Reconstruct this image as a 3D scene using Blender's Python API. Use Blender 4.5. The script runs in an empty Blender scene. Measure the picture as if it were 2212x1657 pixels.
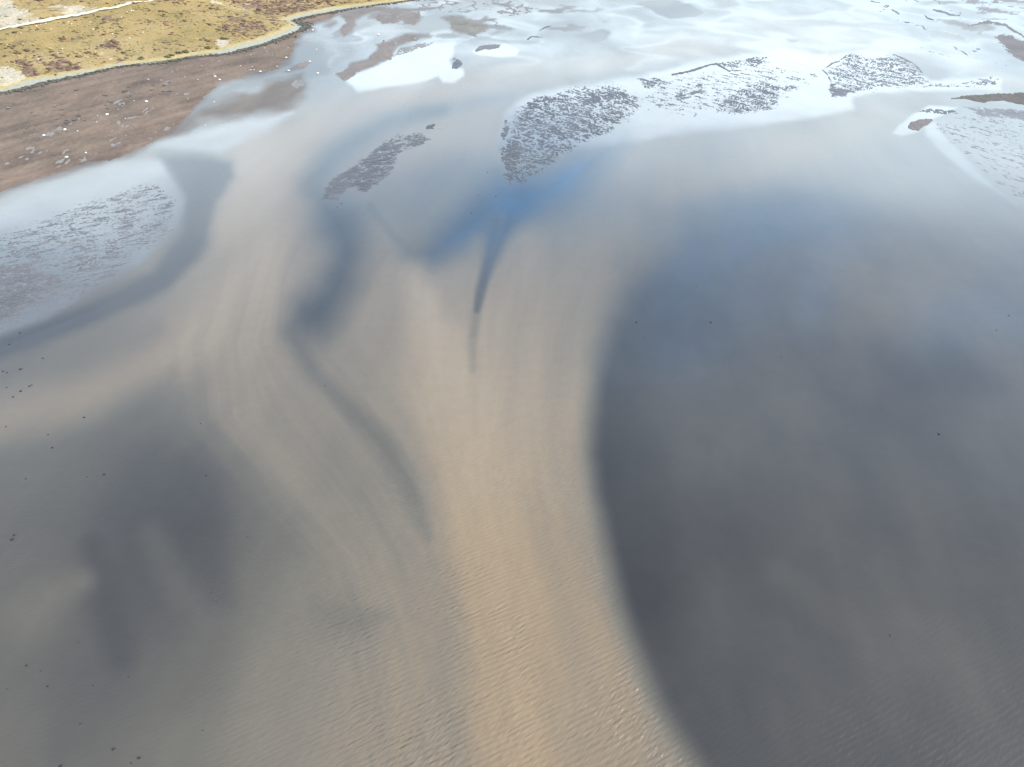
import bpy, bmesh, math, random
import numpy as np

random.seed(7)
RNG = np.random.default_rng(7)
S = bpy.context.scene
C = S.collection

# ------------------------------------------------------------------ camera, sky, sun, exposure
H = 100.0                      # drone height above the water, metres
PITCH = math.radians(36.0)     # looking down
FF, CU, CV = 1588.0, 1106.0, 828.5   # focal length and centre on a 2212 x 1657 survey picture

cam_data = bpy.data.cameras.new('camera')
cam = bpy.data.objects.new('camera', cam_data)
C.objects.link(cam)
cam.location = (0, 0, H)
cam.rotation_euler = (math.pi / 2 - PITCH, 0, 0)
cam_data.sensor_fit = 'HORIZONTAL'
cam_data.sensor_width = 36.0
cam_data.lens = 36.0 * FF / 2212.0
cam_data.clip_start = 1.0
cam_data.clip_end = 20000.0
S.camera = cam

SUN_AZ = math.radians(90.0)    # to the right of straight ahead (+Y)
SUN_EL = math.radians(38.0)

world = bpy.data.worlds.new('World')
S.world = world
world.use_nodes = True
wn, wl = world.node_tree.nodes, world.node_tree.links
wn.clear()
w_out = wn.new('ShaderNodeOutputWorld')
w_bg = wn.new('ShaderNodeBackground')
w_bg.inputs['Strength'].default_value = 0.15
wl.new(w_bg.outputs[0], w_out.inputs[0])
w_sky = wn.new('ShaderNodeTexSky')
w_sky.sky_type = 'NISHITA'
w_sky.sun_disc = False
w_sky.sun_elevation = SUN_EL
w_sky.sun_rotation = SUN_AZ
w_sky.altitude = 50.0
w_sky.air_density = 1.0
w_sky.dust_density = 0.6
w_sky.ozone_density = 1.5
w_tc = wn.new('ShaderNodeTexCoord')
w_sep = wn.new('ShaderNodeSeparateXYZ')
wl.new(w_tc.outputs['Generated'], w_sep.inputs[0])


def wmath(op, a, b=None, c=None, clamp=False):
    n = wn.new('ShaderNodeMath')
    n.operation = op
    n.use_clamp = clamp
    for i, v in enumerate((a, b, c)):
        if v is None:
            continue
        if isinstance(v, (int, float)):
            n.inputs[i].default_value = v
        else:
            wl.new(v, n.inputs[i])
    return n.outputs[0]


zz = wmath('MAXIMUM', w_sep.outputs['Z'], 0.0)
inv = wmath('DIVIDE', 1.0, wmath('ADD', zz, 0.10))
w_comb = wn.new('ShaderNodeCombineXYZ')
wl.new(wmath('MULTIPLY', w_sep.outputs['X'], inv), w_comb.inputs[0])
wl.new(wmath('MULTIPLY', w_sep.outputs['Y'], inv), w_comb.inputs[1])
w_noise = wn.new('ShaderNodeTexNoise')
w_noise.inputs['Scale'].default_value = 0.85
w_noise.inputs['Detail'].default_value = 5.0
w_noise.inputs['Roughness'].default_value = 0.52
w_noise.inputs['Distortion'].default_value = 0.3
w_map = wn.new('ShaderNodeMapping')
w_map.inputs['Location'].default_value = (3.1, 1.7, 0.0)
wl.new(w_comb.outputs[0], w_map.inputs[0])
wl.new(w_map.outputs[0], w_noise.inputs['Vector'])
# broken cloud, thicker towards the horizon where the layers stack up behind one another
w_cov = wn.new('ShaderNodeMapRange')
w_cov.interpolation_type = 'SMOOTHSTEP'
w_low = wn.new('ShaderNodeMapRange')
w_low.interpolation_type = 'SMOOTHSTEP'
wl.new(zz, w_low.inputs['Value'])
for k_, q_ in (('From Min', 0.22), ('From Max', 0.40), ('To Min', 0.38), ('To Max', 0.0)):
    w_low.inputs[k_].default_value = q_
wl.new(wmath('ADD', w_noise.outputs[0], w_low.outputs[0]), w_cov.inputs['Value'])
w_cov.inputs['From Min'].default_value = 0.50
w_cov.inputs['From Max'].default_value = 0.80
w_mix = wn.new('ShaderNodeMix')
w_mix.data_type = 'RGBA'
wl.new(w_cov.outputs[0], w_mix.inputs['Factor'])
# a thin high veil whitens the blue evenly over the whole sky
w_veil = wn.new('ShaderNodeMix')
w_veil.data_type = 'RGBA'
w_veil.inputs['Factor'].default_value = 0.24
wl.new(w_sky.outputs[0], w_veil.inputs['A'])
w_veil.inputs['B'].default_value = (6.2, 10.2, 15.5, 1)
wl.new(w_veil.outputs['Result'], w_mix.inputs['A'])
# the farthest clouds sink into the haze
w_haze = wn.new('ShaderNodeMapRange')
w_haze.interpolation_type = 'SMOOTHSTEP'
wl.new(zz, w_haze.inputs['Value'])
w_haze.inputs['From Min'].default_value = 0.09
w_haze.inputs['From Max'].default_value = 0.24
w_cc = wn.new('ShaderNodeMix')
w_cc.data_type = 'RGBA'
wl.new(w_haze.outputs[0], w_cc.inputs['Factor'])
w_cc.inputs['A'].default_value = (6.2, 8.1, 9.4, 1)
w_cc.inputs['B'].default_value = (11.2, 13.0, 14.2, 1)
wl.new(w_cc.outputs['Result'], w_mix.inputs['B'])
wl.new(w_mix.outputs['Result'], w_bg.inputs['Color'])

sun_data = bpy.data.lights.new('sun', 'SUN')
sun_data.energy = 4.5
sun_data.angle = math.radians(0.53)
sun_data.color = (1.0, 0.92, 0.80)
sun = bpy.data.objects.new('sun', sun_data)
C.objects.link(sun)
sun.rotation_euler = (math.pi / 2 - SUN_EL, 0, -SUN_AZ + math.pi)
sun.location = (400, 300, 400)

S.view_settings.view_transform = 'Standard'
S.view_settings.look = 'None'
S.view_settings.gamma = 1.0
S.view_settings.use_curve_mapping = False
S.view_settings.exposure = 0.68

S.cycles.max_bounces = 5
S.cycles.diffuse_bounces = 2
S.cycles.glossy_bounces = 3

# ------------------------------------------------------------------ helpers
CP, SP = math.cos(PITCH), math.sin(PITCH)
K = 2500.0 / 2212.0


def unproj(u, v, z=0.0):
    """point of the survey picture -> place on the level plane z"""
    a = (np.asarray(u, float) - CU) / FF
    b = (np.asarray(v, float) - CV) / FF
    dy = CP - b * SP
    dz = -SP - b * CP
    t = (z - H) / dz
    return a * t, dy * t


def proj(x, y, z):
    d = np.maximum(y * CP - (z - H) * SP, 1.0)
    return CU + FF * x / d, CV - FF * (y * SP + (z - H) * CP) / d


def sm(e0, e1, x):
    t = np.clip((x - e0) / (e1 - e0), 0, 1)
    return t * t * (3 - 2 * t)


def _hash(ix, iy, seed):
    h = (ix.astype(np.int64) * 374761393 + iy.astype(np.int64) * 668265263 + seed * 974711) & 0xffffffff
    h = ((h ^ (h >> 13)) * 1274126177) & 0xffffffff
    return (h ^ (h >> 16)) & 0xffff


def perlin(x, y, seed=0):
    x = np.asarray(x, float); y = np.asarray(y, float)
    ix = np.floor(x); iy = np.floor(y)
    fx = x - ix; fy = y - iy
    ix = ix.astype(np.int64); iy = iy.astype(np.int64)
    sx = fx * fx * fx * (fx * (fx * 6 - 15) + 10)
    sy = fy * fy * fy * (fy * (fy * 6 - 15) + 10)

    def g(dx, dy):
        a = _hash(ix + dx, iy + dy, seed) * (2 * math.pi / 65536.0)
        return np.cos(a) * (fx - dx) + np.sin(a) * (fy - dy)
    n0 = g(0, 0) * (1 - sx) + g(1, 0) * sx
    n1 = g(0, 1) * (1 - sx) + g(1, 1) * sx
    return (n0 * (1 - sy) + n1 * sy) * 1.5


def fbm(x, y, octaves=4, seed=0, gain=0.5):
    r = 0; a = 1.0; t = 0
    for o in range(octaves):
        r = r + a * perlin(x * 2 ** o, y * 2 ** o, seed + o * 17)
        t += a
        a *= gain
    return r / t * 1.4


def sdf_poly(px, py, pts):
    """signed distance, positive inside"""
    pts = np.asarray(pts, float)
    d2 = np.full(px.shape, 1e18)
    ins = np.zeros(px.shape, bool)
    n = len(pts)
    for i in range(n):
        ax, ay = pts[i]; bx, by = pts[(i + 1) % n]
        ex, ey = bx - ax, by - ay
        wx, wy = px - ax, py - ay
        t = np.clip((wx * ex + wy * ey) / (ex * ex + ey * ey + 1e-12), 0, 1)
        qx, qy = wx - ex * t, wy - ey * t
        d2 = np.minimum(d2, qx * qx + qy * qy)
        c = (ay > py) != (by > py)
        if ey != 0:
            ins ^= c & (wx < ex * wy / ey)
    d = np.sqrt(d2)
    return np.where(ins, d, -d)


def dist_line(px, py, pts):
    """distance to a polyline of (x, y, half width); returns distance / half width"""
    best = np.full(px.shape, 1e9)
    for (ax, ay, wa), (bx, by, wb) in zip(pts[:-1], pts[1:]):
        ex, ey = bx - ax, by - ay
        wx, wy = px - ax, py - ay
        t = np.clip((wx * ex + wy * ey) / (ex * ex + ey * ey + 1e-12), 0, 1)
        d = np.hypot(wx - ex * t, wy - ey * t) / (wa + (wb - wa) * t)
        best = np.minimum(best, d)
    return best


def src(pts):                       # points read on the 2500 px wide picture
    return [(p[0] / K,) + ((p[1] / K,) if len(p) == 2 else (p[1] / K, p[2] / K)) for p in pts]


def crop(pts, ox, oy, s):           # points read on an enlarged crop
    return [((p[0] / s + ox) / K, (p[1] / s + oy) / K) + (tuple(q / s / K for q in p[2:])) for p in pts]


def c2(pts): return crop(pts, 600, 0, 3.403)
def c3(pts): return crop(pts, 1200, 0, 3.403)
def c4(pts): return crop(pts, 1850, 0, 3.314)
def c1(pts): return crop(pts, 0, 0, 2.602)
def z7(pts): return crop(pts, 400, 0, 5.53)
def z6(pts): return crop(pts, 0, 0, 5.53)
def z8(pts): return crop(pts, 100, 180, 5.53)


def mesh_grid(name, X, Y, Z, attrs, mat, keep=None):
    """regular grid of places -> one mesh object, with attributes per vertex"""
    nr, nc = X.shape
    co = np.stack([X.ravel(), Y.ravel(), Z.ravel()], 1)
    idx = np.arange(nr * nc).reshape(nr, nc)
    q = np.stack([idx[:-1, :-1].ravel(), idx[:-1, 1:].ravel(), idx[1:, 1:].ravel(), idx[1:, :-1].ravel()], 1)
    if keep is not None:
        k = keep.ravel()
        q = q[k[q].any(1)]
        used = np.zeros(nr * nc, bool); used[q.ravel()] = True
        remap = np.cumsum(used) - 1
        q = remap[q]; co = co[used]
        attrs = {a: (v.reshape(nr * nc, -1)[used]) for a, v in attrs.items()}
    # face upwards
    if len(q):
        a, b, c = co[q[0, 0]], co[q[0, 1]], co[q[0, 2]]
        if np.cross(b - a, c - b)[2] < 0:
            q = q[:, ::-1]
    me = bpy.data.meshes.new(name)
    me.vertices.add(len(co))
    me.vertices.foreach_set('co', co.astype(np.float32).ravel())
    me.loops.add(q.size)
    me.loops.foreach_set('vertex_index', q.astype(np.int32).ravel())
    me.polygons.add(len(q))
    me.polygons.foreach_set('loop_start', (np.arange(len(q)) * 4).astype(np.int32))
    me.polygons.foreach_set('use_smooth', np.ones(len(q), bool))
    for a, v in attrs.items():
        v = np.asarray(v, np.float32).reshape(len(co), -1)
        if v.shape[1] == 1:
            at = me.attributes.new(a, 'FLOAT', 'POINT')
            at.data.foreach_set('value', v.ravel())
        else:
            at = me.attributes.new(a, 'FLOAT_COLOR', 'POINT')
            at.data.foreach_set('color', np.concatenate([v, np.ones((len(v), 1), np.float32)], 1).ravel())
    me.update(calc_edges=True)
    me.materials.append(mat)
    o = bpy.data.objects.new(name, me)
    C.objects.link(o)
    return o


def tag(o, label=None, cat=None, group=None, kind=None):
    if label: o['label'] = label
    if cat: o['category'] = cat
    if group: o['group'] = group
    if kind: o['kind'] = kind
    return o


class Nodes:
    def __init__(self, name):
        self.m = bpy.data.materials.new(name)
        self.m.use_nodes = True
        self.n, self.l = self.m.node_tree.nodes, self.m.node_tree.links
        self.b = self.n['Principled BSDF']
        self.pos = self.n.new('ShaderNodeNewGeometry').outputs['Position']

    def put(self, sock, v):
        if isinstance(v, (int, float)):
            sock.default_value = v
        elif isinstance(v, tuple):
            sock.default_value = v if len(v) != 3 or sock.type != 'RGBA' else v + (1,)
        else:
            self.l.new(v, sock)

    def attr(self, name, color=False):
        a = self.n.new('ShaderNodeAttribute')
        a.attribute_name = name
        return a.outputs['Color' if color else 'Fac']

    def math(self, op, a, b=None, clamp=False):
        m = self.n.new('ShaderNodeMath'); m.operation = op; m.use_clamp = clamp
        self.put(m.inputs[0], a)
        if b is not None: self.put(m.inputs[1], b)
        return m.outputs[0]

    def mapped(self, rot=0.0, scale=(1, 1, 1)):
        m = self.n.new('ShaderNodeMapping')
        m.vector_type = 'TEXTURE' if False else 'POINT'
        m.inputs['Rotation'].default_value = (0, 0, rot)
        self.l.new(self.pos, m.inputs['Vector'])
        m2 = self.n.new('ShaderNodeMapping')
        m2.inputs['Scale'].default_value = scale
        self.l.new(m.outputs[0], m2.inputs['Vector'])
        return m2.outputs[0]

    def noise(self, scale, detail=3.0, rough=0.5, vec=None, dist=0.0):
        t = self.n.new('ShaderNodeTexNoise')
        t.inputs['Scale'].default_value = scale
        t.inputs['Detail'].default_value = detail
        t.inputs['Roughness'].default_value = rough
        t.inputs['Distortion'].default_value = dist
        self.l.new(vec if vec is not None else self.pos, t.inputs['Vector'])
        return t.outputs[0]

    def ramp(self, v, lo, hi, a=0.0, b=1.0):
        r = self.n.new('ShaderNodeMapRange')
        r.interpolation_type = 'SMOOTHSTEP'
        self.put(r.inputs['Value'], v)
        for k, q in zip(('From Min', 'From Max', 'To Min', 'To Max'), (lo, hi, a, b)):
            self.put(r.inputs[k], q)
        return r.outputs[0]

    def mix(self, f, a, b, blend='MIX'):
        m = self.n.new('ShaderNodeMix'); m.data_type = 'RGBA'; m.blend_type = blend
        self.put(m.inputs['Factor'], f)
        for k, q in (('A', a), ('B', b)):
            s = m.inputs[6 if k == 'A' else 7]
            self.put(s, q + (1,) if isinstance(q, tuple) and len(q) == 3 else q)
        return m.outputs[2]

    def bump(self, h, strength, dist):
        b = self.n.new('ShaderNodeBump')
        self.put(b.inputs['Strength'], strength)
        b.inputs['Distance'].default_value = dist
        self.put(b.inputs['Height'], h)
        return b.outputs[0]

    def done(self, color, rough=0.8, spec=None, ior=None, normal=None):
        self.put(self.b.inputs['Base Color'], color)
        self.put(self.b.inputs['Roughness'], rough)
        if spec is not None: self.put(self.b.inputs['Specular IOR Level'], spec)
        if ior is not None: self.put(self.b.inputs['IOR'], ior)
        if normal is not None: self.put(self.b.inputs['Normal'], normal)
        return self.m


# ------------------------------------------------------------------ materials of the setting
def mat_water():
    s = Nodes('water')
    # wind ripples: crests lying askew to the flow, broken up, plus fine chop
    n1 = s.noise(1.0, 1.5, 0.5, s.mapped(math.radians(-30), (0.5, 2.0, 1)))
    n2 = s.noise(1.0, 1.0, 0.5, s.mapped(math.radians(-46), (0.8, 3.2, 1)))
    wv = s.n.new('ShaderNodeTexWave')
    wv.wave_type = 'BANDS'; wv.bands_direction = 'Y'; wv.wave_profile = 'SIN'
    wv.inputs['Scale'].default_value = 0.36
    wv.inputs['Distortion'].default_value = 5.5
    wv.inputs['Detail'].default_value = 2.0
    wv.inputs['Detail Scale'].default_value = 0.55
    wv.inputs['Detail Roughness'].default_value = 0.55
    s.l.new(s.mapped(math.radians(-24), (0.55, 1.0, 1)), wv.inputs['Vector'])
    h = s.math('ADD', s.math('MULTIPLY', n1, 0.75), s.math('ADD', s.math('MULTIPLY', n2, 0.35), s.math('MULTIPLY', wv.outputs['Fac'], 0.22)))
    nrm = s.bump(h, s.attr('wave'), 0.35)
    grain = s.noise(0.35, 4.0, 0.6)
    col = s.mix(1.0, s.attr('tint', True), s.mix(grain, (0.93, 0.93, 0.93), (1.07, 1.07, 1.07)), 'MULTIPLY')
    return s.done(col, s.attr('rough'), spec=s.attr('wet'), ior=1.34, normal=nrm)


def mat_sand():
    s = Nodes('damp_sand')
    g = s.noise(0.6, 5.0, 0.65)
    col = s.mix(s.ramp(g, 0.3, 0.7), s.attr('tint', True), s.mix(1.0, s.attr('tint', True), (1.35, 1.3, 1.25), 'MULTIPLY'))
    return s.done(col, s.attr('rough'), ior=1.36, normal=s.bump(g, 0.5, 0.2))


def mat_hill():
    s = Nodes('hillside_turf')
    big = s.noise(0.018, 4.0, 0.55)
    mid = s.noise(0.09, 5.0, 0.62, s.mapped(math.radians(33), (1.6, 0.55, 1)))
    fine = s.noise(0.7, 4.0, 0.65)
    grass = s.mix(s.ramp(big, 0.35, 0.65), (0.232, 0.168, 0.068), (0.288, 0.210, 0.096))
    grass = s.mix(s.ramp(mid, 0.52, 0.72), grass, (0.145, 0.125, 0.05))
    grass = s.mix(s.ramp(s.noise(0.045, 3.0, 0.5), 0.52, 0.7, 0, 0.6), grass, (0.27, 0.175, 0.075))
    heath = s.mix(s.ramp(fine, 0.4, 0.6), (0.13, 0.085, 0.06), (0.20, 0.125, 0.085))
    hm = s.ramp(s.math('ADD', s.attr('heath'), s.math('MULTIPLY', s.math('SUBTRACT', mid, 0.5), 1.5)), 0.42, 0.62)
    col = s.mix(hm, grass, heath)
    scree = s.mix(s.ramp(fine, 0.35, 0.65), (0.31, 0.265, 0.19), (0.40, 0.345, 0.26))
    sc = s.ramp(s.math('ADD', s.attr('scree'), s.math('MULTIPLY', s.math('SUBTRACT', s.noise(0.16, 5.0, 0.65, s.mapped(math.radians(33), (1.8, 0.6, 1))), 0.5), 1.1)), 0.4, 0.6)
    col = s.mix(sc, col, scree)
    col = s.mix(s.attr('fringe'), col, (0.38, 0.31, 0.16))
    col = s.mix(1.0, col, s.mix(fine, (0.78, 0.78, 0.78), (1.2, 1.2, 1.2)), 'MULTIPLY')
    return s.done(col, 0.95, spec=0.15, normal=s.bump(s.math('ADD', fine, s.math('MULTIPLY', mid, 2.0)), 0.9, 0.8))


def mat_beach():
    s = Nodes('beach_shingle')
    f = s.noise(0.9, 5.0, 0.65)
    col = s.mix(f, (0.22, 0.212, 0.158), (0.33, 0.315, 0.245))
    return s.done(col, 0.9, spec=0.2, normal=s.bump(f, 0.6, 0.3))


def mat_plain(name, c0, c1, scale, rough=0.9, bump=0.6, spec=0.3, dist=0.2):
    s = Nodes(name)
    f = s.noise(scale, 4.0, 0.6)
    return s.done(s.mix(s.ramp(f, 0.3, 0.7), c0, c1), rough, spec=spec, normal=s.bump(f, bump, dist))


M_WATER = mat_water()
M_SAND = mat_sand()
M_HILL = mat_hill()
M_BEACH = mat_beach()
M_TRACK = mat_plain('gravel_track', (0.40, 0.36, 0.26), (0.55, 0.50, 0.38), 0.8)
M_WEED = mat_plain('seaweed', (0.045, 0.042, 0.03), (0.10, 0.09, 0.065), 1.5, 0.6)
M_PALE = mat_plain('pale_stone', (0.50, 0.48, 0.44), (0.68, 0.66, 0.62), 2.0, 0.8)
M_DARK = mat_plain('black_rock', (0.012, 0.012, 0.013), (0.03, 0.03, 0.03), 3.0, 0.55)
M_BUFF = mat_plain('buff_stone', (0.50, 0.44, 0.33), (0.72, 0.66, 0.53), 2.0, 0.9)
M_HEATH = mat_plain('heather', (0.07, 0.045, 0.03), (0.16, 0.10, 0.065), 0.6, 0.95)
M_TUSS = mat_plain('tussock', (0.14, 0.12, 0.04), (0.34, 0.25, 0.095), 0.12, 0.95)
M_SHRUB = mat_plain('shrub', (0.045, 0.05, 0.02), (0.13, 0.12, 0.05), 2.0, 0.9)

# ------------------------------------------------------------------ sediment in the water (survey, ground plan)
LEFT = {
    1640: [(0, .42), (200, .36), (400, .46), (600, .64), (800, .74), (950, .76), (1100, .84), (1250, .84), (1380, .76), (1500, .72)],
    1450: [(0, .36), (200, .28), (400, .38), (600, .58), (800, .72), (950, .75), (1080, .88), (1200, .88), (1330, .76)],
    1300: [(0, .34), (150, .37), (250, .2), (400, .24), (550, .45), (700, .58), (800, .64), (900, .7), (1030, .93), (1130, .93), (1250, .75)],
    1150: [(0, .36), (150, .3), (300, .2), (430, .15), (550, .35), (700, .5), (800, .55), (870, .62), (980, .93), (1080, .95), (1200, .72)],
    1000: [(0, .42), (150, .38), (300, .26), (430, .22), (530, .5), (650, .6), (780, .6), (880, .55), (980, 1.0), (1080, .97), (1200, .75)],
    850: [(0, .45), (150, .5), (300, .4), (400, .5), (520, .7), (620, .72), (720, .6), (830, .7), (950, .98), (1080, .9), (1200, .72)],
    720: [(0, .4), (150, .5), (300, .58), (450, .8), (580, .82), (680, .5), (780, .6), (900, .8), (1000, .85), (1100, .78), (1220, .62)],
    600: [(200, .45), (350, .55), (450, .7), (560, .82), (640, .75), (720, .5), (820, .68), (900, .78), (980, .8), (1100, .66), (1200, .66), (1300, .6)],
    480: [(100, .4), (300, .45), (470, .68), (560, .8), (650, .7), (730, .45), (800, .6), (880, .55), (1000, .4), (1080, .35), (1200, .52), (1350, .66), (1450, .6)],
    380: [(200, .4), (400, .35), (520, .65), (600, .78), (680, .65), (900, .75), (1000, .68), (1250, .5), (1350, .66), (1450, .72), (1700, .55), (1850, .5), (2000, .45), (2200, .4)],
    280: [(450, .45), (600, .6), (750, .7), (950, .78), (1050, .7), (1400, .6), (1600, .6), (1750, .6), (1900, .6), (2100, .4)],
    200: [(600, .45), (750, .55), (900, .6), (1100, .6), (1500, .5), (1800, .5), (2000, .62), (2200, .5)],
    120: [(700, .4), (900, .5), (1100, .5), (1300, .55), (1500, .5), (1700, .55), (1900, .6), (2100, .4)],
    40: [(750, .35), (900, .35), (1100, .4), (1300, .45), (1500, .5), (1700, .6), (1900, .6), (2100, .4)],
    -60: [(400, .4), (900, .4), (1400, .4), (1900, .4), (2400, .4)],
}
RIGHT = {
    1640: [(1500, .2), (1700, .24), (1900, .28), (2200, .3)],
    1450: [(1430, .17), (1600, .23), (1900, .28), (2200, .28)],
    1300: [(1370, .13), (1600, .23), (1660, .21), (1800, .26), (2200, .25)],
    1150: [(1320, .12), (1450, .2), (1600, .2), (1800, .25), (2200, .22)],
    1000: [(1290, .1), (1400, .2), (1600, .24), (1800, .25), (2000, .27), (2200, .25)],
    850: [(1290, .1), (1400, .22), (1550, .29), (1750, .28), (2000, .25), (2200, .31)],
    700: [(1320, .12), (1450, .21), (1600, .29), (1800, .27), (2000, .35), (2200, .32)],
    600: [(1380, .18), (1500, .18), (1600, .3), (1700, .25), (1850, .42), (1950, .48), (2100, .42), (2200, .38)],
    500: [(1450, .34), (1550, .38), (1700, .34), (1800, .38), (1950, .48), (2100, .5), (2200, .48)],
    430: [(1550, .45), (1700, .42), (1900, .42), (2100, .42), (2200, .42)],
}


def field(px, py, table, su=85.0, sv=75.0):
    num = np.full(px.shape, 1e-30 * 0.4); den = np.full(px.shape, 1e-30)
    for v, row in table.items():
        gy = np.exp(-((py - v) / sv) ** 2 * 0.5)
        for u, t in row:
            w = np.exp(-((px - u) / su) ** 2 * 0.5) * gy + 1e-9 / (1 + ((px - u) / 100) ** 2 + ((py - v) / 100) ** 2)
            num += w * t; den += w
    return num / den


PLUME_EDGE = [(1640, 330), (1530, 410), (1432, 490), (1350, 590), (1303, 680), (1283, 770), (1272, 870), (1266, 980), (1279, 1080), (1302, 1200),
              (1332, 1320), (1368, 1430), (1410, 1530), (1458, 1610), (1490, 1657), (1575, 1800), (1900, 2600), (7000, 2600), (7000, 395), (2100, 405), (1900, 410), (1750, 395)]

# patches where reflected blue sky is painted into the water tint
SKY_BLUE = [
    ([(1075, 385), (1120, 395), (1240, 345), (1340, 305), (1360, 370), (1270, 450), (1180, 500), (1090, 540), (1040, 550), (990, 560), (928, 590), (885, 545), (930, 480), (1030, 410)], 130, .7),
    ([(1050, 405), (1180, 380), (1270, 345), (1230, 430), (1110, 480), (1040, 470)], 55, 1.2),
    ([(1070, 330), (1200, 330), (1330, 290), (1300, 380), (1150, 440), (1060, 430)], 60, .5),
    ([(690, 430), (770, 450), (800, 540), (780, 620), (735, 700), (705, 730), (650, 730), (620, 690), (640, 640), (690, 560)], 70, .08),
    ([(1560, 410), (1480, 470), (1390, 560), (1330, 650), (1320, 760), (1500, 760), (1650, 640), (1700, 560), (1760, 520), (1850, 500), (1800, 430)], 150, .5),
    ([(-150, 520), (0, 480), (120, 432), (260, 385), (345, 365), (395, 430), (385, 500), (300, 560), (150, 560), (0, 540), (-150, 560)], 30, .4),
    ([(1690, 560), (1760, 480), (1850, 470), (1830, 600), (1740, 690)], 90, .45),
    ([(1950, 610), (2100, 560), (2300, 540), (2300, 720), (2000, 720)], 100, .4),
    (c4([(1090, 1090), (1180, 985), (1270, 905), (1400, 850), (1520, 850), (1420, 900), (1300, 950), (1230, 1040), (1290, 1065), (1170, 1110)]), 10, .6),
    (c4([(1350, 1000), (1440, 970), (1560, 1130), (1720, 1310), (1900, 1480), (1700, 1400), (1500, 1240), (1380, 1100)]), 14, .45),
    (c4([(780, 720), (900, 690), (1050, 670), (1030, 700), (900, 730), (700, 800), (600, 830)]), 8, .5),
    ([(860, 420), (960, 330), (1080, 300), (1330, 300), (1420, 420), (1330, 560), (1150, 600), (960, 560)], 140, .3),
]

# deeper pools ruffled by the wind, which mirror less of the bright horizon
POOLS = [
    (c3([(1200, 35), (1280, 10), (1480, -5), (1640, 30), (1765, 105), (1690, 140), (1480, 152), (1380, 120), (1330, 80)]), 3, 1.0),
    (c3([(690, 292), (800, 275), (930, 240), (995, 268), (940, 320), (850, 352), (800, 325)]), 4, .75),
    (c3([(500, 210), (580, 190), (690, 178), (710, 195), (600, 225)]), 4, .6),
    (c4([(230, 310), (340, 325), (290, 345), (250, 340)]), 3, .5),
    (c1([(1900, 260), (2050, 300), (2080, 460), (1960, 480), (1700, 500), (1480, 560), (1320, 660), (1200, 730), (1340, 600), (1600, 490), (1850, 350)]), 14, .65),
    ([(-200, 815), (0, 748), (200, 665), (330, 596), (398, 505), (404, 420), (350, 340), (420, 336), (498, 352), (508, 382), (468, 432), (446, 530), (355, 616), (200, 690), (0, 765), (-200, 840)], 12, .75),
]

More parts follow.
